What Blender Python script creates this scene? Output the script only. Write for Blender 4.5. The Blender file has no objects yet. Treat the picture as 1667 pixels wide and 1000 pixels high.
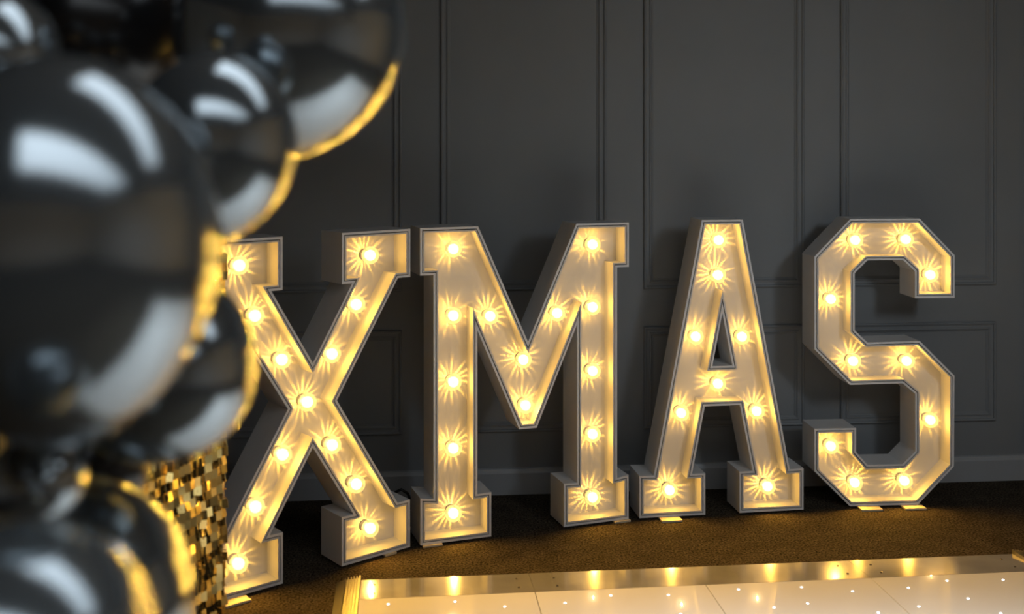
import bpy, bmesh, math, random
from mathutils import Vector, Matrix
from mathutils.geometry import tessellate_polygon

R = math.radians
scene = bpy.context.scene
col = scene.collection
random.seed(7)

# ------------------------------------------------------------------ camera
CAM_H = 1.528
cd = bpy.data.cameras.new('camera')
cd.sensor_width = 36.0
cd.lens = 36.0 * 1738.0 / 1667.0
cd.shift_y = -269.0 / 1667.0
cd.clip_start = 0.05
cd.dof.use_dof = True
cd.dof.focus_distance = 4.15
cd.dof.aperture_fstop = 1.35
cam = bpy.data.objects.new('camera', cd)
col.objects.link(cam)
cam.location = (0, 0, CAM_H)
cam.rotation_euler = (R(90), 0, 0)
scene.camera = cam

# ------------------------------------------------------------------ world, exposure
w = bpy.data.worlds.new('world')
scene.world = w
w.use_nodes = True
w.node_tree.nodes['Background'].inputs[0].default_value = (0.5, 0.6, 0.75, 1)
w.node_tree.nodes['Background'].inputs[1].default_value = 0.02
vs = scene.view_settings
vs.view_transform = 'Standard'
vs.look = 'None'
vs.exposure = 0.0
vs.gamma = 1.0
vs.use_curve_mapping = False
scene.cycles.use_denoising = True
scene.cycles.use_adaptive_sampling = False
scene.cycles.max_bounces = 8
scene.cycles.transparent_max_bounces = 16
scene.cycles.sample_clamp_indirect = 6.0

# ceiling panel lights over the dance floor: centre x, y, size x, size y, watts
CEIL = 2.80
PANELS = [(0.95, -0.45, 3.50, 1.20, 31.0), (0.85, 1.62, 2.50, 0.55, 8.5)]
# recessed downlights aimed straight down at the dance floor
SPOTS = [(x, y) for y in (1.25, 2.45) for x in (0.35, 1.0, 1.65)]
SPOT_W = 130.0
# one added flood light, unseen under the ceiling, put in to brighten the panelled wall
WASH = ((2.5, 0.5, 2.52), (1.30, 4.7, 0.85), 3.6)
PANEL_COL = (0.86, 0.94, 1.0)
PANEL_SPREAD = 150
BULB_W = 0.43
BULB_COL = (1.0, 0.52, 0.06)

# ------------------------------------------------------------------ materials
def mat(name):
    m = bpy.data.materials.new(name)
    m.use_nodes = True
    nt = m.node_tree
    b = nt.nodes.get('Principled BSDF')
    return m, nt, b

def plain(name, c, rough=0.5, metal=0.0, spec=0.5, noise=0.0, nscale=30.0, bump=0.0, bscale=200.0, coat=0.0):
    m, nt, b = mat(name)
    b.inputs['Roughness'].default_value = rough
    b.inputs['Metallic'].default_value = metal
    b.inputs['Specular IOR Level'].default_value = spec
    if coat:
        b.inputs['Coat Weight'].default_value = coat
        b.inputs['Coat Roughness'].default_value = 0.03
    b.inputs['Base Color'].default_value = (*c, 1)
    tc = nt.nodes.new('ShaderNodeTexCoord')
    if noise:
        n = nt.nodes.new('ShaderNodeTexNoise')
        n.inputs['Scale'].default_value = nscale
        n.inputs['Detail'].default_value = 4
        nt.links.new(tc.outputs['Object'], n.inputs['Vector'])
        r = nt.nodes.new('ShaderNodeMapRange')
        r.inputs['From Min'].default_value = 0.3
        r.inputs['From Max'].default_value = 0.7
        r.inputs['To Min'].default_value = 1 - noise
        r.inputs['To Max'].default_value = 1 + noise
        nt.links.new(n.outputs['Fac'], r.inputs['Value'])
        mx = nt.nodes.new('ShaderNodeVectorMath')
        mx.operation = 'SCALE'
        mx.inputs[0].default_value = c
        nt.links.new(r.outputs[0], mx.inputs['Scale'])
        nt.links.new(mx.outputs[0], b.inputs['Base Color'])
    if bump:
        n2 = nt.nodes.new('ShaderNodeTexNoise')
        n2.inputs['Scale'].default_value = bscale
        n2.inputs['Detail'].default_value = 3
        nt.links.new(tc.outputs['Object'], n2.inputs['Vector'])
        bp = nt.nodes.new('ShaderNodeBump')
        bp.inputs['Strength'].default_value = bump
        bp.inputs['Distance'].default_value = 0.01
        nt.links.new(n2.outputs['Fac'], bp.inputs['Height'])
        nt.links.new(bp.outputs[0], b.inputs['Normal'])
    return m

M = {}
M['wall'] = plain('charcoal_wall_paint', (0.218, 0.229, 0.238), 0.55, noise=0.04, nscale=3, bump=0.04, bscale=60)
M['skirt'] = plain('charcoal_skirting_paint', (0.33, 0.34, 0.35), 0.4)
M['dark_wall'] = plain('pale_room_paint', (0.72, 0.73, 0.75), 0.7, noise=0.05, nscale=2)
M['ceil'] = plain('dark_ceiling_paint', (0.05, 0.05, 0.053), 0.8, noise=0.03, nscale=2)
M['white'] = plain('white_satin_paint', (0.74, 0.74, 0.74), 0.4, noise=0.03, nscale=12)
M['inner'] = plain('white_inner_paint', (0.66, 0.65, 0.62), 0.5, noise=0.03, nscale=9)
M['wood'] = plain('pale_plywood', (0.62, 0.52, 0.36), 0.5, noise=0.1, nscale=25)
M['alu'] = plain('brushed_aluminium', (0.66, 0.64, 0.59), 0.15, metal=0.72, noise=0.14, nscale=9)
M['ribbed'] = plain('ribbed_aluminium', (0.30, 0.28, 0.24), 0.42, metal=1.0)
M['screw'] = plain('dark_screw_steel', (0.12, 0.10, 0.08), 0.4, metal=0.8)
M['acrylic'] = plain('white_gloss_acrylic', (0.74, 0.73, 0.70), 0.02, spec=0.6, noise=0.02, nscale=6)
M['joint'] = plain('grey_panel_joint', (0.25, 0.22, 0.18), 0.5)
M['black'] = plain('black_plastic', (0.012, 0.012, 0.012), 0.4)
M['backing'] = plain('black_backing_board', (0.012, 0.011, 0.009), 0.5)
M['pin'] = plain('gold_pin', (0.95, 0.70, 0.28), 0.25, metal=1.0)
M['knot'] = plain('black_rubber', (0.02, 0.02, 0.022), 0.4)

def balloon_mat():
    m, nt, b = mat('black_chrome_balloon')
    b.inputs['Base Color'].default_value = (0.32, 0.36, 0.39, 1)
    b.inputs['Metallic'].default_value = 0.86
    b.inputs['Roughness'].default_value = 0.15
    return m
M['balloon'] = balloon_mat()
M['shaded_balloon'] = plain('shade_darkened_balloon', (0.010, 0.010, 0.011), 0.22, spec=0.5)  # near-black copy for two balloons: shade and a muted floor reflection in the colour

def sequin_mat():
    m, nt, b = mat('gold_mirror_sequin')
    b.inputs['Base Color'].default_value = (1.0, 0.78, 0.30, 1)
    b.inputs['Metallic'].default_value = 0.86
    b.inputs['Roughness'].default_value = 0.15
    return m
M['sequin'] = sequin_mat()

def carpet_mat():
    m, nt, b = mat('brown_cut_pile_carpet')
    tc = nt.nodes.new('ShaderNodeTexCoord')
    n = nt.nodes.new('ShaderNodeTexNoise')
    n.inputs['Scale'].default_value = 130
    n.inputs['Detail'].default_value = 5
    n2 = nt.nodes.new('ShaderNodeTexNoise')
    n2.inputs['Scale'].default_value = 11
    n2.inputs['Detail'].default_value = 3
    for q in (n, n2):
        nt.links.new(tc.outputs['Object'], q.inputs['Vector'])
    cr = nt.nodes.new('ShaderNodeValToRGB')
    cr.color_ramp.elements[0].position = 0.36
    cr.color_ramp.elements[0].color = (0.010, 0.008, 0.006, 1)
    cr.color_ramp.elements[1].position = 0.66
    cr.color_ramp.elements[1].color = (0.105, 0.082, 0.056, 1)
    nt.links.new(n.outputs['Fac'], cr.inputs['Fac'])
    mr = nt.nodes.new('ShaderNodeMapRange')
    mr.inputs['From Min'].default_value = 0.3
    mr.inputs['From Max'].default_value = 0.7
    mr.inputs['To Min'].default_value = 0.8
    mr.inputs['To Max'].default_value = 1.2
    nt.links.new(n2.outputs['Fac'], mr.inputs['Value'])
    vm = nt.nodes.new('ShaderNodeVectorMath')
    vm.operation = 'SCALE'
    nt.links.new(cr.outputs['Color'], vm.inputs[0])
    nt.links.new(mr.outputs[0], vm.inputs['Scale'])
    nt.links.new(vm.outputs[0], b.inputs['Base Color'])
    b.inputs['Roughness'].default_value = 0.95
    b.inputs['Specular IOR Level'].default_value = 0.05
    bp = nt.nodes.new('ShaderNodeBump')
    bp.inputs['Strength'].default_value = 0.8
    bp.inputs['Distance'].default_value = 0.01
    nt.links.new(n.outputs['Fac'], bp.inputs['Height'])
    nt.links.new(bp.outputs[0], b.inputs['Normal'])
    return m
M['carpet'] = carpet_mat()

def emit_mat(name, c, s):
    m, nt, b = mat(name)
    nt.nodes.remove(b)
    e = nt.nodes.new('ShaderNodeEmission')
    e.inputs[0].default_value = (*c, 1)
    e.inputs[1].default_value = s
    nt.links.new(e.outputs[0], nt.nodes['Material Output'].inputs[0])
    return m
def led_mat():
    m, nt, b = mat('warm_led_core')
    nt.nodes.remove(b)
    e = nt.nodes.new('ShaderNodeEmission')
    e.inputs[0].default_value = (1.0, 0.80, 0.48, 1)
    e.inputs[1].default_value = 6.5
    t = nt.nodes.new('ShaderNodeBsdfTransparent')
    ms = nt.nodes.new('ShaderNodeMixShader')
    ms.inputs[0].default_value = 0.25
    nt.links.new(t.outputs[0], ms.inputs[1])
    nt.links.new(e.outputs[0], ms.inputs[2])
    nt.links.new(ms.outputs[0], nt.nodes['Material Output'].inputs[0])
    return m
M['led'] = led_mat()
M['star'] = emit_mat('cool_star_led', (0.85, 0.92, 1.0), 9.0)

def globe_mat():
    # clear moulded plastic ball, lit from within: mostly see-through, with glowing facets
    m, nt, b = mat('clear_moulded_bulb')
    nt.nodes.remove(b)
    out = nt.nodes['Material Output']
    tc = nt.nodes.new('ShaderNodeTexCoord')
    v = nt.nodes.new('ShaderNodeTexVoronoi')
    v.inputs['Scale'].default_value = 62
    nt.links.new(tc.outputs['Object'], v.inputs['Vector'])
    cr = nt.nodes.new('ShaderNodeValToRGB')
    cr.color_ramp.elements[0].position = 0.18
    cr.color_ramp.elements[0].color = (0.03, 0.03, 0.03, 1)
    cr.color_ramp.elements[1].position = 0.40
    cr.color_ramp.elements[1].color = (0.34, 0.34, 0.34, 1)
    nt.links.new(v.outputs['Distance'], cr.inputs['Fac'])
    e = nt.nodes.new('ShaderNodeEmission')
    e.inputs[0].default_value = (1.0, 0.58, 0.17, 1)
    e.inputs[1].default_value = 2.6
    t = nt.nodes.new('ShaderNodeBsdfTransparent')
    t.inputs[0].default_value = (0.95, 0.93, 0.88, 1)
    g = nt.nodes.new('ShaderNodeBsdfGlossy')
    g.inputs['Roughness'].default_value = 0.05
    ms = nt.nodes.new('ShaderNodeMixShader')
    nt.links.new(cr.outputs['Color'], ms.inputs[0])
    nt.links.new(t.outputs[0], ms.inputs[1])
    nt.links.new(e.outputs[0], ms.inputs[2])
    m2 = nt.nodes.new('ShaderNodeMixShader')
    m2.inputs[0].default_value = 0.05
    nt.links.new(ms.outputs[0], m2.inputs[1])
    nt.links.new(g.outputs[0], m2.inputs[2])
    nt.links.new(m2.outputs[0], out.inputs[0])
    return m
M['globe'] = globe_mat()
for k in ('globe', 'led'):
    M[k].cycles.emission_sampling = 'NONE'      # the bulb's point light does the lighting

# ------------------------------------------------------------------ helpers
def obj(name, me, m, parent=None):
    if isinstance(me, bmesh.types.BMesh):
        bm = me
        me = bpy.data.meshes.new(name)
        bm.to_mesh(me)
        bm.free()
    o = bpy.data.objects.new(name, me)
    if m is not None and not me.materials:
        me.materials.append(m)
    col.objects.link(o)
    if parent is not None:
        o.parent = parent
    return o

def mesh(name, verts, faces, smooth=False):
    me = bpy.data.meshes.new(name)
    me.from_pydata([tuple(v) for v in verts], [], faces)
    bm = bmesh.new()
    bm.from_mesh(me)
    bmesh.ops.recalc_face_normals(bm, faces=bm.faces)
    bm.to_mesh(me)
    bm.free()
    me.update()
    if smooth:
        for p in me.polygons:
            p.use_smooth = True
    return me

def box(x0, x1, y0, y1, z0, z1, bev=0.0):
    bm = bmesh.new()
    bmesh.ops.create_cube(bm, size=1.0)
    for v in bm.verts:
        v.co = Vector((x0 if v.co.x < 0 else x1, y0 if v.co.y < 0 else y1, z0 if v.co.z < 0 else z1))
    if bev:
        bmesh.ops.bevel(bm, geom=bm.edges[:], offset=bev, segments=2, affect='EDGES', profile=0.5)
    return bm

def empty(name, loc, rz=0.0):
    o = bpy.data.objects.new(name, None)
    o.empty_display_size = 0.1
    col.objects.link(o)
    o.location = loc
    o.rotation_euler = (0, 0, rz)
    return o

def tag(o, label, cat, group=None):
    o['label'] = label
    o['category'] = cat
    if group:
        o['group'] = group
    return o

def struct(o):
    o['kind'] = 'structure'
    return o

def lathe(profile, seg=24):
    """profile: list of (r, y) turned round the y axis"""
    verts, faces = [], []
    n = len(profile)
    for k in range(seg):
        a = 2 * math.pi * k / seg
        for r, y in profile:
            verts.append((r * math.cos(a), y, r * math.sin(a)))
    for k in range(seg):
        k2 = (k + 1) % seg
        for i in range(n - 1):
            faces.append((k * n + i, k * n + i + 1, k2 * n + i + 1, k2 * n + i))
    me = mesh('lathe', verts, faces, True)
    bm = bmesh.new()
    bm.from_mesh(me)
    bmesh.ops.remove_doubles(bm, verts=bm.verts, dist=1e-5)
    bmesh.ops.recalc_face_normals(bm, faces=bm.faces)
    bm.to_mesh(me)
    bm.free()
    for p in me.polygons:
        p.use_smooth = True
    return me

def tube(name, pts, r, m, parent=None, seg=8):
    verts, faces = [], []
    P = [Vector(p) for p in pts]
    for i, p in enumerate(P):
        d = (P[min(i + 1, len(P) - 1)] - P[max(i - 1, 0)]).normalized()
        up = Vector((0, 0, 1)) if abs(d.z) < 0.9 else Vector((1, 0, 0))
        a = d.cross(up).normalized()
        b = d.cross(a).normalized()
        for k in range(seg):
            t = 2 * math.pi * k / seg
            verts.append(p + a * math.cos(t) * r + b * math.sin(t) * r)
    for i in range(len(P) - 1):
        for k in range(seg):
            k2 = (k + 1) % seg
            faces.append((i * seg + k, i * seg + k2, (i + 1) * seg + k2, (i + 1) * seg + k))
    faces.append(tuple(range(seg)))
    faces.append(tuple(range((len(P) - 1) * seg, len(P) * seg)))
    return obj(name, mesh(name, verts, faces, True), m, parent)

# ------------------------------------------------------------------ the room
WX, WY, WPHI = 0.0, 4.6375, math.atan(0.0865)      # panelled wall: passes through (0, WY), turned a little

struct(tag(obj('floor', box(-3.4, 4.2, -4.2, 5.5, -0.05, 0.0), M['carpet']), 'dark brown cut-pile carpet under the letters', 'floor'))
struct(tag(obj('ceiling', box(-3.4, 4.2, -4.2, 5.5, CEIL + 0.01, CEIL + 0.08), M['ceil']), 'dark painted ceiling over the dance floor', 'ceiling'))
wall = obj('wall_back', box(-3.4, 2.33, 0.0, 0.12, 0.0, CEIL), M['wall'])
wall.location = (WX, WY, 0)
wall.rotation_euler = (0, 0, WPHI)
struct(tag(wall, 'dark charcoal grey panelled wall behind the letters', 'wall'))
struct(tag(obj('wall_left', box(-3.5, -3.4, -4.2, 5.5, 0, CEIL), M['dark_wall']), 'pale grey side wall left of the balloons', 'wall'))
struct(tag(obj('wall_right', box(4.2, 4.3, -4.2, 5.5, 0, CEIL), M['dark_wall']), 'pale grey side wall right of the dance floor', 'wall'))
struct(tag(obj('wall_front', box(-3.4, 4.2, -4.3, -4.2, 0, CEIL), M['dark_wall']), 'pale grey wall at the far end of the room', 'wall'))

# door surround at the right end of the panelled wall, its lining and a closed leaf beyond it
tr = obj('trim_1', box(2.33, 2.43, -0.022, 0.12, 0.0, 2.3, 0.003), M['skirt'])
tr.location = (WX, WY, 0)
tr.rotation_euler = (0, 0, WPHI)
struct(tag(tr, 'charcoal door surround at the right end of the panelled wall', 'trim'))
dr = obj('door_1', box(2.43, 3.35, 0.05, 0.12, 0.0, 2.3, 0.003), M['wall'])
dr.location = (WX, WY, 0)
dr.rotation_euler = (0, 0, WPHI)
struct(tag(dr, 'charcoal door right of the panelled wall', 'door'))
wr = obj('wall_door_side', box(3.35, 4.6, 0.0, 0.12, 0.0, CEIL), M['wall'])
wr.location = (WX, WY, 0)
wr.rotation_euler = (0, 0, WPHI)
struct(tag(wr, 'charcoal wall right of the door', 'wall'))
wo = obj('wall_over_door', box(2.33, 3.35, 0.0, 0.12, 2.3, CEIL), M['wall'])
wo.location = (WX, WY, 0)
wo.rotation_euler = (0, 0, WPHI)
struct(tag(wo, 'charcoal wall above the door', 'wall'))

# moulded frames planted on the wall: an open profile swept round a rectangle, mitred
PROF = [(0.0, 0.0), (0.0, 0.011), (0.005, 0.015), (0.010, 0.013), (0.012, 0.007), (0.017, 0.006), (0.024, 0.006),
        (0.026, 0.010), (0.030, 0.011), (0.034, 0.008), (0.037, 0.004), (0.041, 0.003), (0.043, 0.0)]

def moulding(x0, x1, z0, z1):
    verts, faces = [], []
    n = len(PROF)
    for sx, sz, X, Z in ((1, 1, x0, z0), (-1, 1, x1, z0), (-1, -1, x1, z1), (1, -1, x0, z1)):
        for wd, dp in PROF:
            verts.append((X + sx * wd, -dp, Z + sz * wd))
    for c in range(4):
        c2 = (c + 1) % 4
        for i in range(n - 1):
            faces.append((c * n + i, c2 * n + i, c2 * n + i + 1, c * n + i + 1))
    o = obj('panel_moulding', mesh('panel_moulding', verts, faces), M['wall'], wall)
    return o

PW, PERIOD, PX0 = 0.722, 0.889, -0.309
for k in range(-3, 3):
    xa = PX0 + k * PERIOD
    moulding(xa, xa + PW, 0.270, 0.716)
    moulding(xa, xa + PW, 0.884, 2.45)

sk = [(0, 0), (-0.018, 0), (-0.018, 0.092), (-0.013, 0.100), (-0.010, 0.109), (0, 0.112)]
sv = [(x, y, z) for x in (-3.4, 2.33) for y, z in sk]
n = len(sk)
bb = obj('baseboard_back', mesh('baseboard', sv, [(i, (i + 1) % n, n + (i + 1) % n, n + i) for i in range(n)] + [tuple(range(n)), tuple(range(n, 2 * n))]), M['skirt'])
bb.location = (WX, WY, 0)
bb.rotation_euler = (0, 0, WPHI)
struct(tag(bb, 'charcoal skirting board along the panelled wall', 'baseboard'))

# ceiling panel lights (the cool light of the room)
lab = ['above the near end of the dance floor', 'above the far end of the dance floor']
for i, (x, y, sx, sy, p) in enumerate(PANELS):
    t = empty('ceiling_light', (x, y, CEIL - 0.05))
    tag(t, 'rectangular cool white ceiling light panel ' + lab[i], 'ceiling light', 'ceiling light panels')
    fr = bmesh.new()
    for a in ((-sx/2-.03, sx/2+.03, -sy/2-.03, -sy/2), (-sx/2-.03, sx/2+.03, sy/2, sy/2+.03), (-sx/2-.03, -sx/2, -sy/2, sy/2), (sx/2, sx/2+.03, -sy/2, sy/2)):
        b2 = box(a[0], a[1], a[2], a[3], -0.01, 0.06)
        tmp = bpy.data.meshes.new('tmp')
        b2.to_mesh(tmp)
        b2.free()
        fr.from_mesh(tmp)
    obj('light_frame', fr, M['white'], t)
    ld = bpy.data.lights.new('panel_light', 'AREA')
    ld.shape = 'RECTANGLE'
    ld.size, ld.size_y = sx, sy
    ld.energy = p
    ld.color = PANEL_COL
    ld.spread = R(PANEL_SPREAD)
    lo = bpy.data.objects.new('panel_light', ld)
    col.objects.link(lo)
    lo.parent = t
can = lathe([(0.045, 0.0), (0.060, 0.0), (0.060, 0.006), (0.048, 0.008), (0.046, 0.05), (0.0, 0.05)], 24)
can.transform(Matrix.Rotation(R(90), 4, 'X'))
can.materials.append(M['black'])
sl = bpy.data.lights.new('downlight_beam', 'SPOT')
sl.energy = SPOT_W
sl.color = PANEL_COL
sl.spot_size = R(52)
sl.spot_blend = 0.8
sl.shadow_soft_size = 0.04
for x, y in SPOTS:
    t = obj('downlight', can, None)
    t.location = (x, y, CEIL - 0.03)
    tag(t, 'black recessed downlight in the %s row, %s of its three' % ('near' if y < 2 else 'far', {0.35: 'leftmost', 1.0: 'middle', 1.65: 'rightmost'}[x]), 'downlight', 'downlights over the dance floor')
    lo = bpy.data.objects.new('downlight_beam', sl)
    col.objects.link(lo)
    lo.parent = t
    lo.location = (0, 0, -0.01)

ts = empty('added_flood_light', (WASH[0][0], WASH[0][1], CEIL))
tag(ts, 'added black flood light, unseen under the ceiling, turned towards the panelled wall', 'flood light')
obj('mount', box(-0.05, 0.05, -0.05, 0.05, -0.02, 0.0, 0.003), M['black'], ts)
tube('stem', [(0, 0, -0.02), (0, 0, -0.26)], 0.008, M['black'], ts)
hd = obj('added_lamp_head', box(-0.36, 0.36, -0.066, -0.02, -0.21, 0.21, 0.006), M['black'], ts)
hd.location = (0, 0, WASH[0][2] - CEIL)
dv = (Vector(WASH[1]) - Vector(WASH[0])).normalized()
hd.rotation_euler = Vector((0, -1, 0)).rotation_difference(dv).to_euler()
sl = bpy.data.lights.new('added_wash_beam', 'AREA')
sl.shape = 'RECTANGLE'
sl.size, sl.size_y = 0.70, 0.40
sl.energy = WASH[2]
sl.color = (0.80, 0.91, 1.0)
sl.spread = R(72)
lo = bpy.data.objects.new('added_wash_beam', sl)
col.objects.link(lo)
lo.parent = hd
lo.location = (0, -0.075, 0)
lo.rotation_euler = (R(-90), 0, 0)

# ------------------------------------------------------------------ marquee letters
def area2(p):
    return sum(p[i][0] * p[(i + 1) % len(p)][1] - p[(i + 1) % len(p)][0] * p[i][1] for i in range(len(p)))

def offset(poly, d):
    """move every edge of a loop by d towards its left hand"""
    n = len(poly)
    out = []
    for i in range(n):
        p0, p1, p2 = Vector(poly[i - 1]), Vector(poly[i]), Vector(poly[(i + 1) % n])
        a = (p1 - p0).normalized()
        b = (p2 - p1).normalized()
        na, nb = Vector((-a.y, a.x)), Vector((-b.y, b.x))
        k = na + nb
        k = k / max(1e-6, 1 + na.dot(nb))
        out.append(tuple(p1 + k * d))
    return out

def ring(loops, d0, d1, y0, y1):
    verts, faces = [], []
    for lp in loops:
        A, B = offset(lp, d0), offset(lp, d1)
        n = len(lp)
        base = len(verts)
        for L, y in ((A, y0), (B, y0), (B, y1), (A, y1)):
            verts += [(x, y, z) for x, z in L]
        for q in range(4):
            q2 = (q + 1) % 4
            for i in range(n):
                j = (i + 1) % n
                faces.append((base + q * n + i, base + q * n + j, base + q2 * n + j, base + q2 * n + i))
    return mesh('ring', verts, faces)

def plate(loops, d, y0, y1):
    L = [offset(lp, d) for lp in loops]
    flat = [p for lp in L for p in lp]
    tris = tessellate_polygon([[Vector((x, z, 0)) for x, z in lp] for lp in L])
    n = len(flat)
    verts = [(x, y0, z) for x, z in flat] + [(x, y1, z) for x, z in flat]
    faces = [tuple(t) for t in tris] + [tuple(n + i for i in reversed(t)) for t in tris]
    b = 0
    for lp in L:
        k = len(lp)
        for i in range(k):
            j = (i + 1) % k
            faces.append((b + i, b + j, n + b + j, n + b + i))
        b += k
    return mesh('plate', verts, faces)

DEPTH, RECESS = 0.148, 0.085
BR = 0.0325                                    # bulb radius
# bulb pieces, shared by every bulb; the letter's front looks along -y
globe_me = lathe([(0.0, -BR)] + [(BR * math.sin(R(a)), -BR * math.cos(R(a))) for a in range(10, 160, 10)] + [(0.013, BR * 0.93)], 24)
globe_me.materials.append(M['globe'])
core_me = lathe([(0.0, -0.0205)] + [(0.0205 * math.sin(R(a)), -0.0205 * math.cos(R(a))) for a in range(15, 170, 15)] + [(0.0, 0.0205)], 16)
core_me.materials.append(M['led'])
sock_me = lathe([(0.0, 0.030), (0.0155, 0.030), (0.017, 0.033), (0.017, 0.043), (0.021, 0.0455), (0.0, 0.0455)], 16)
sock_me.materials.append(M['inner'])

# the moulded globe throws a burst of streaks on the panel behind it: the lamp's own light distribution
ld = bpy.data.lights.new('bulb_light', 'POINT')
ld.energy = BULB_W
ld.color = BULB_COL
ld.shadow_soft_size = 0.003
ld.use_nodes = True
nt = ld.node_tree
em = nt.nodes['Emission']
tc = nt.nodes.new('ShaderNodeTexCoord')
sp = nt.nodes.new('ShaderNodeSeparateXYZ')
nt.links.new(tc.outputs['Normal'], sp.inputs[0])
at = nt.nodes.new('ShaderNodeMath')
at.operation = 'ARCTAN2'
nt.links.new(sp.outputs['X'], at.inputs[0])
nt.links.new(sp.outputs['Z'], at.inputs[1])
def wave(k, ph, amp, add=None):
    m1 = nt.nodes.new('ShaderNodeMath')
    m1.name = 'phase%d' % k
    m1.operation = 'MULTIPLY_ADD'
    nt.links.new(at.outputs[0], m1.inputs[0])
    m1.inputs[1].default_value = k
    m1.inputs[2].default_value = ph
    m2 = nt.nodes.new('ShaderNodeMath')
    m2.operation = 'SINE'
    nt.links.new(m1.outputs[0], m2.inputs[0])
    m3 = nt.nodes.new('ShaderNodeMath')
    m3.operation = 'MULTIPLY_ADD'
    nt.links.new(m2.outputs[0], m3.inputs[0])
    m3.inputs[1].default_value = amp
    if add is None:
        m3.inputs[2].default_value = 0.0
    else:
        nt.links.new(add.outputs[0], m3.inputs[2])
    return m3
wv = wave(3, 2.1, 0.3, wave(11, 0.7, 0.45, wave(19, 0.0, 1.0)))
mr = nt.nodes.new('ShaderNodeMapRange')
mr.interpolation_type = 'SMOOTHSTEP'
mr.inputs['From Min'].default_value = -0.1
mr.inputs['From Max'].default_value = 1.35
mr.inputs['To Min'].default_value = 0.15
mr.inputs['To Max'].default_value = 6.0
nt.links.new(wv.outputs[0], mr.inputs['Value'])
bk = nt.nodes.new('ShaderNodeMapRange')            # streaks only leave towards the back panel
bk.interpolation_type = 'SMOOTHSTEP'
bk.inputs['From Min'].default_value = 0.36
bk.inputs['From Max'].default_value = 0.78
nt.links.new(sp.outputs['Y'], bk.inputs['Value'])
mu = nt.nodes.new('ShaderNodeMath')
mu.operation = 'MULTIPLY_ADD'
nt.links.new(mr.outputs[0], mu.inputs[0])
nt.links.new(bk.outputs[0], mu.inputs[1])
sd = nt.nodes.new('ShaderNodeMapRange')            # sideways light for the lining, little straight back
sd.interpolation_type = 'SMOOTHSTEP'
sd.inputs['From Min'].default_value = 0.42
sd.inputs['From Max'].default_value = -0.10
sd.inputs['To Min'].default_value = 0.05
sd.inputs['To Max'].default_value = 2.4
nt.links.new(sp.outputs['Y'], sd.inputs['Value'])
nt.links.new(sd.outputs[0], mu.inputs[2])
fw = nt.nodes.new('ShaderNodeMapRange')            # and most of the light leaves forwards
fw.interpolation_type = 'SMOOTHSTEP'
fw.inputs['From Min'].default_value = -0.25
fw.inputs['From Max'].default_value = -0.80
fw.inputs['To Max'].default_value = 12.0
nt.links.new(sp.outputs['Y'], fw.inputs['Value'])
ad = nt.nodes.new('ShaderNodeMath')
nt.links.new(mu.outputs[0], ad.inputs[0])
nt.links.new(fw.outputs[0], ad.inputs[1])
nt.links.new(ad.outputs[0], em.inputs['Strength'])

def add_bulb(parent, x, z):
    yb = RECESS - 0.0455
    g = bpy.data.objects.new('bulb', globe_me)
    col.objects.link(g)
    g.parent = parent
    g.location = (x, yb, z)
    g.rotation_euler = (0, random.uniform(0, 6.28), 0)
    for nm, me in (('led_core', core_me), ('bulb_socket', sock_me)):
        o = bpy.data.objects.new(nm, me)
        col.objects.link(o)
        o.parent = g
    own = ld.copy()
    for k in (3, 11, 19):
        own.node_tree.nodes['phase%d' % k].inputs[2].default_value = random.uniform(0, 6.28)
    l = bpy.data.objects.new('bulb_light', own)
    col.objects.link(l)
    l.parent = g
    l.location = (0, -0.006, 0)

def letter(loc, phi, loops, bulbs, feet, label):
    t = empty('marquee_letter', (loc[0], loc[1], 0.008), phi)
    tag(t, label, 'letter', 'light-up letters in a row')
    LP = []
    for i, lp in enumerate(loops):
        ccw = area2(lp) > 0
        LP.append(lp if ccw == (i == 0) else lp[::-1])
    obj('letter_shell', ring(LP, 0.0, 0.0085, 0.0, DEPTH), M['white'], t)
    obj('inner_lining', ring(LP, 0.0120, 0.0180, 0.0, RECESS), M['inner'], t)
    obj('back_panel', plate(LP, 0.0084, RECESS, RECESS + 0.02), M['inner'], t)
    for x, z in bulbs:
        add_bulb(t, x, z)
    for x, w_, pj in feet:
        o = obj('foot_plate', box(x - w_ / 2, x + w_ / 2, -pj, DEPTH + 0.06, -0.008, 0.0, 0.0015), M['wood'], t)
    return t

def sym(half):
    """half: right-hand points from the bottom to the top, x >= 0; returns the whole outline"""
    return half + [(-x, z) for x, z in reversed(half) if x > 1e-6]

X_OUT = [(0, .447), (.165, .176), (.1155, .176), (.1155, 0), (.4085, 0), (.4085, .178), (.3525, .178), (.0965, .597), (.3545, 1.013), (.4095, 1.013),
         (.4095, 1.194), (.1165, 1.194), (.1165, 1.010), (.1585, 1.010), (0, .744)]
X_B = [(.0, .599), (.099, .757), (.2, .925), (.259, 1.101), (-.099, .762), (-.2, .925), (-.257, 1.101), (.1, .429), (.2, .268), (.259, .093), (-.096, .431), (-.198, .271), (-.26, .092)]
M_OUT = [(.036, .402), (.2065, .796), (.2065, .169), (.1505, .171), (.1505, 0), (.4315, 0), (.4315, .177), (.3805, .170), (.3805, 1.016), (.4325, 1.016),
         (.4325, 1.195), (.2035, 1.196), (0, .740)]
M_B = [(-.291, z) for z in (1.108, .852, .597, .342, .092)] + [(.291, z) for z in (1.107, .855, .598, .344, .090)] + [(-.142, .842), (-.005, .663), (.004, .483), (.138, .839)]
A_OUT = [(.0745, .442), (.1285, .169), (.0725, .169), (.0725, 0), (.3490, 0), (.3490, .171), (.2890, .169), (.0870, 1.2015)]
A_HOLE = [(-.0425, .6045), (.0425, .6045), (0, .8195)]
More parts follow.
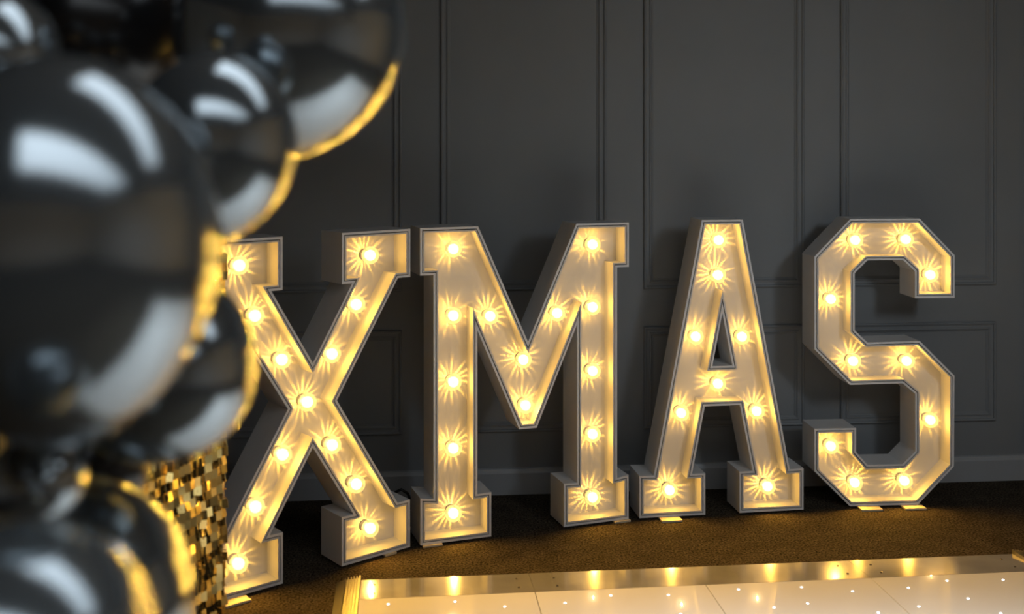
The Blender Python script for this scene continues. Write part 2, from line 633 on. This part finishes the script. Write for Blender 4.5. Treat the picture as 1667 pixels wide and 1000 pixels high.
A_B = [(-.002, 1.115), (-.005, .971), (-.100, .720), (.098, .714), (-.005, .523), (-.162, .408), (.162, .404), (-.211, .094), (.209, .090)]
S_OUT = [(-.1435, 1.199), (.1540, 1.199), (.3055, 1.044), (.3055, .865), (.1335, .865), (.1335, .978), (.0820, 1.025), (-.0705, 1.025), (-.1250, .972),
         (-.1250, .734), (-.0705, .682), (.1540, .686), (.3045, .538), (.3020, .156), (.1465, 0), (-.1455, 0), (-.2970, .149), (-.2970, .326), (-.1190, .326),
         (-.1190, .226), (-.0705, .171), (.0805, .171), (.1350, .224), (.1350, .464), (.0805, .509), (-.1450, .506), (-.2970, .657), (-.2970, 1.042)]
S_B = [(-.107, 1.106), (.112, 1.108), (.219, .957), (-.212, .859), (-.116, .597), (.116, .594), (.219, .343), (-.212, .241), (-.109, .085), (.106, .088)]

def place(mid, phi, u):
    return (mid[0] + u * math.cos(phi), mid[1] + u * math.sin(phi))

pX, pM, pA, pS = R(39.2), R(19.2), R(8.4), R(4.0)
letter(place((-0.6845, 3.7579), pX, -0.0185), pX, [sym(X_OUT)], X_B, [(-.30, .09, .05), (.32, .05, .008)],
       'white light-up letter X lit by warm bulbs, beside the gold shimmer wall')
letter(place((0.0654, 4.1613), pM, -0.003), pM, [sym(M_OUT)], M_B, [(-.385, .075, .012), (.40, .07, .014)],
       'white light-up letter M lit by warm bulbs, between the X and the A')
letter((0.8594, 4.3600), pA, [sym(A_OUT), A_HOLE], A_B, [(-.225, .085, .045), (.19, .085, -.02)],
       'white light-up letter A lit by warm bulbs, with a small triangular opening')
letter((1.5540, 4.4610), pS, [S_OUT], S_B, [(-.068, .09, .045), (.118, .09, .045)],
       'white light-up letter S lit by warm bulbs, nearest the right end of the wall')

# ------------------------------------------------------------------ dance floor
P = 0.583
NX, NY = 4, 4
TZ = 0.025
df = empty('dance_floor', (-0.5034, 3.5063, 0), R(5.667))
tag(df, 'white gloss dance floor with tiny star lights and a metal edge', 'dance floor')
pm = bpy.data.meshes.new('floor_panel')
b_ = box(0.0012, P - 0.0012, -P + 0.0012, -0.0012, 0.004, TZ, 0.0008)
b_.to_mesh(pm)
b_.free()
pm.materials.append(M['acrylic'])
obj('sub_floor', box(0, NX * P, -NY * P, 0, 0.0, 0.004), M['joint'], df)
for i in range(NX):
    for j in range(NY):
        o = bpy.data.objects.new('floor_panel', pm)
        col.objects.link(o)
        o.parent = df
        o.location = (i * P, -j * P, 0)
def wedge(x0, x1, y0, y1, za, zb):
    """slab sloping from za at y0 to zb at y1"""
    v = [(x0, y0, 0), (x1, y0, 0), (x1, y1, 0), (x0, y1, 0), (x0, y0, za), (x1, y0, za), (x1, y1, zb), (x0, y1, zb)]
    return mesh('wedge', v, [(0, 1, 2, 3), (4, 5, 6, 7), (0, 1, 5, 4), (1, 2, 6, 5), (2, 3, 7, 6), (3, 0, 4, 7)])
XR = NX * P + 0.045
for a, c in ((0.0, P), (P, 3 * P), (3 * P, XR)):
    ra = obj('edge_ramp', wedge(a + 0.0006, c - 0.0006, 0.0008, 0.190, TZ, 0.010), M['alu'], df)
    nm = obj('ramp_lip', wedge(a + 0.0006, c - 0.0006, 0.190, 0.200, 0.010, 0.002), M['alu'], ra)
scr = lathe([(0, 0.0), (0.0042, 0.0), (0.0042, 0.0022), (0, 0.003)], 10)
scr.transform(Matrix.Rotation(R(90), 4, 'X'))
scr.materials.append(M['screw'])
for x in (0.048, 0.535, 0.665, 1.687, 1.809, 2.302):
    for y in (0.050, 0.136):
        o = bpy.data.objects.new('screw', scr)
        col.objects.link(o)
        o.parent = df
        o.location = (x, y, TZ - 0.015 * (y / 0.19) - 0.0003)
# ribbed side edgings
def ribs(x0, sgn):
    ps = [(0.0, TZ)]
    for k in range(5):
        a = 0.002 + k * 0.0098
        h = TZ - 0.0014 * k
        ps += [(a, h), (a + 0.0032, h), (a + 0.0042, h - 0.009), (a + 0.0088, h - 0.009)]
    ps += [(0.052, 0.017), (0.054, 0.012), (0.082, 0.003), (0.083, 0.0), (0.0, 0.0)]
    ya, yb = 0.196, -NY * P
    k = len(ps)
    v = [(x0 + sgn * p, y, z) for y in (ya, yb) for p, z in ps]
    f = [(i, (i + 1) % k, k + (i + 1) % k, k + i) for i in range(k)] + [tuple(range(k)), tuple(range(k, 2 * k))]
    return obj('ribbed_edging', mesh('ribbed_edging', v, f), M['ribbed'], df)
ribs(-0.001, -1)
ribs(XR + 0.001, 1)
obj('edge_strip', box(NX * P + 0.001, XR, -NY * P, 0.0, 0.0, TZ), M['alu'], df)
star = lathe([(0, 0), (0.0036, 0), (0.0036, 0.0009), (0, 0.0013)], 8)
star.transform(Matrix.Rotation(R(90), 4, 'X'))
star.materials.append(M['star'])
ST = [(.097, -.047), (.314, -.05), (.472, -.103), (.67, -.095), (.829, -.054), (1.02, -.068), (1.024, -.212), (1.265, -.048), (1.336, -.195), (1.482, -.052),
      (1.455, -.177), (1.64, -.1), (1.654, -.265), (1.838, -.093), (1.804, -.235), (1.997, -.05), (1.994, -.193), (2.192, -.062), (2.04, -.308)]
rs = random.Random(3)
for j in range(NY):
    for i in range(NX):
        for q in range(8):
            x, y = i * P + rs.uniform(.04, P - .04), -j * P - rs.uniform(.04, P - .04)
            if y > -0.33:
                continue
            ST.append((x, y))
for x, y in ST:
    o = bpy.data.objects.new('star_light', star)
    col.objects.link(o)
    o.parent = df
    o.location = (x, y, TZ)

# ------------------------------------------------------------------ gold shimmer wall
SX, SY = -0.889, 3.30                     # right-hand end
sdir = Vector((-0.31, -0.95, 0)).normalized()
sang = math.atan2(sdir.y, sdir.x)         # local +x runs from the right-hand end towards the camera
sw = empty('shimmer_wall', (SX, SY, 0), sang)
tag(sw, 'gold shimmer wall of square mirror sequins behind the balloons', 'shimmer wall')
PIT = 0.027
SN, SM = 44, 76
obj('backing_board', box(0.0, SN * PIT, -0.016, -0.006, 0.0, SM * PIT, 0.001), M['backing'], sw)
# local +y of the wall looks towards the dance floor
sq = bpy.data.meshes.new('sequin')
b_ = box(-0.0118, 0.0118, -0.0003, 0.0003, -0.0260, 0.0022)
b_.to_mesh(sq)
b_.free()
sq.materials.append(M['sequin'])
rq = random.Random(11)
def nz(i, j, s):
    return math.sin(i * 0.9 * s + j * 0.53 + 2.1 * s) * math.cos(j * 0.71 * s - i * 0.37 + s)
verts, faces, pv, pf = [], [], [], []
cand = []
for i in range(SN):
    for j in range(SM):
        x, z = (i + 0.5) * PIT, (j + 1) * PIT - 0.006
        swing = abs(0.08 + 0.12 * nz(i, j, 1.0) + rq.gauss(0, 0.10))
        turn = 0.40 * nz(i, j, 1.7) + rq.gauss(0, 0.70)
        lean = rq.gauss(0, 0.05)
        mtx = Matrix.Translation((x, 0.004 + rq.uniform(0, 0.003), z)) @ Matrix.Rotation(turn, 4, 'Z') @ Matrix.Rotation(swing, 4, 'X') @ Matrix.Rotation(lean, 4, 'Y')
        wp = Vector((SX, SY, 0)) + sdir * x
        u = 833.5 + 1738 * wp.x / wp.y
        v = 231 + 1738 * (CAM_H - z) / wp.y
        front = 180 < u and 650 < v < 1010 and math.hypot(u - 105, v - 985) > 190 and math.hypot(u - 250, v - 595) > 140
        cand.append((0 if front else 1, -wp.y if front else 0, len(cand), mtx))
        # pin pair at the grid points
        for dx, dz in ((-0.0135, 0.0), (0.0, 0.0125)):
            c = Vector((x + dx, 0.0045, z + 0.002 + dz))
            k = len(pv)
            for q in range(4):
                a = q * math.pi / 2
                pv.append(c + Vector((0.0016 * math.cos(a), -0.010, 0.0016 * math.sin(a))))
            for q in range(4):
                a = q * math.pi / 2
                pv.append(c + Vector((0.0016 * math.cos(a), 0.002, 0.0016 * math.sin(a))))
            pf += [(k + 4, k + 5, k + 6, k + 7)] + [(k + q, k + (q + 1) % 4, k + 4 + (q + 1) % 4, k + 4 + q) for q in range(4)]
cand.sort(key=lambda c: (c[0], -c[1], c[2]) if c[0] == 0 else (1, 0, c[2]))
single = [c for c in cand if c[0] == 0][:300]
ids = {c[2] for c in single}
for c in single:
    o = bpy.data.objects.new('sequin', sq)
    col.objects.link(o)
    o.parent = sw
    o.matrix_local = c[3]
base = [v.co.copy() for v in sq.vertices]
bf = [tuple(p.vertices) for p in sq.polygons]
for c in cand:
    if c[2] in ids:
        continue
    k = len(verts)
    verts += [c[3] @ v for v in base]
    faces += [tuple(k + q for q in f) for f in bf]
o = obj('sequin_field', mesh('sequin_field', verts, faces), M['sequin'], sw)
o['kind'] = 'stuff'
o = obj('grid_pins', mesh('grid_pins', pv, pf), M['pin'], sw)
o['kind'] = 'stuff'

# ------------------------------------------------------------------ balloons
def balloon_mesh(rx, rz, seg=48, rings=32):
    """drop shaped balloon of half width rx and half height rz, neck at the bottom"""
    verts, faces = [(0, 0, rz)], []
    for k in range(1, rings):
        t = math.pi * k / rings
        z = math.cos(t)
        r = math.sin(t)
        if z < 0:
            r *= 1 - 0.10 * (z * z)
            zz = z * (1 + 0.06 * z * z)
        else:
            zz = z
        for s in range(seg):
            a = 2 * math.pi * s / seg
            verts.append((rx * r * math.cos(a), rx * r * math.sin(a), rz * zz))
    verts.append((0, 0, -rz * 1.06))
    for s in range(seg):
        s2 = (s + 1) % seg
        faces.append((0, 1 + s, 1 + s2))
        for k in range(rings - 2):
            faces.append((1 + k * seg + s, 1 + (k + 1) * seg + s, 1 + (k + 1) * seg + s2, 1 + k * seg + s2))
        faces.append((1 + (rings - 2) * seg + s, len(verts) - 1, 1 + (rings - 2) * seg + s2))
    return mesh('balloon', verts, faces, True)

# x, y, z, half width, half height, direction of the neck, label
BAL = [
    (-0.508, 1.20, 1.406, .176, .222, (-.10, .25, -1), 'largest dark chrome balloon, big and oval at the left'),
    (-0.421, 1.50, 1.520, .117, .138, (-.25, .30, -1), 'dark chrome balloon tucked behind the upper right of the largest one'),
    (-0.3720, 1.80, 1.7100, .194, .206, (-.30, .10, -1), 'dark chrome balloon highest and furthest right, cut by the top edge'),
    (-0.505, 1.52, 1.212, .137, .145, (-.60, .50, .4), 'dark chrome balloon peeking out below the largest one'),
    (-0.592, 1.33, 1.108, .058, .064, (-.30, .80, .2), 'smallest dark chrome balloon, low at the left edge'),
    (-0.628, 1.50, 0.878, .175, .182, (-.50, .60, .5), 'dark chrome balloon in front of the gold sequins near the bottom'),
    (-0.470, 1.00, 1.036, .134, .140, (-.40, .80, .1), 'dark chrome balloon in the bottom left corner, closest to the viewer'),
    (-0.7185, 1.45, 1.644, .100, .105, (-.40, .60, .1), 'dark chrome balloon in the top left corner'),
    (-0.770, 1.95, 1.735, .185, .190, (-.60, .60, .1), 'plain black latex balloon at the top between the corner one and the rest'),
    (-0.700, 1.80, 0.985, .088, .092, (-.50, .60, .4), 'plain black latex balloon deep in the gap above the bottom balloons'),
]
knot_me = lathe([(0.0, 0.010), (0.004, 0.006), (0.006, 0.0), (0.0035, -0.006), (0.006, -0.012), (0.011, -0.020), (0.009, -0.022), (0.0, -0.016)], 14)
knot_me.transform(Matrix.Rotation(R(90), 4, 'X'))
knot_me.materials.append(M['knot'])
for x, y, z, rx, rz, nd, lb in BAL:
    o = obj('balloon', balloon_mesh(rx, rz), M['shaded_balloon' if 'latex' in lb else 'balloon'])
    o.location = (x, y, z)
    o.rotation_euler = Vector((0, 0, -1)).rotation_difference(Vector(nd).normalized()).to_euler()
    tag(o, lb, 'balloon', 'dark balloons in a cluster')
    k = bpy.data.objects.new('balloon_knot', knot_me)
    col.objects.link(k)
    k.parent = o
    k.location = (0, 0, -rz * 1.06 - 0.006)

# ------------------------------------------------------------------ black cable on the carpet behind the X and the M
tag(tube('power_cable', [(-.52, 4.45, .006), (-.50, 4.38, .05), (-.475, 4.35, .10), (-.45, 4.34, .115), (-.425, 4.35, .095), (-.405, 4.37, .04), (-.42, 4.42, .006), (-.5, 4.5, .006)], .006, M['black']),
    'black power cable looped on the carpet between the X and the M', 'cable')
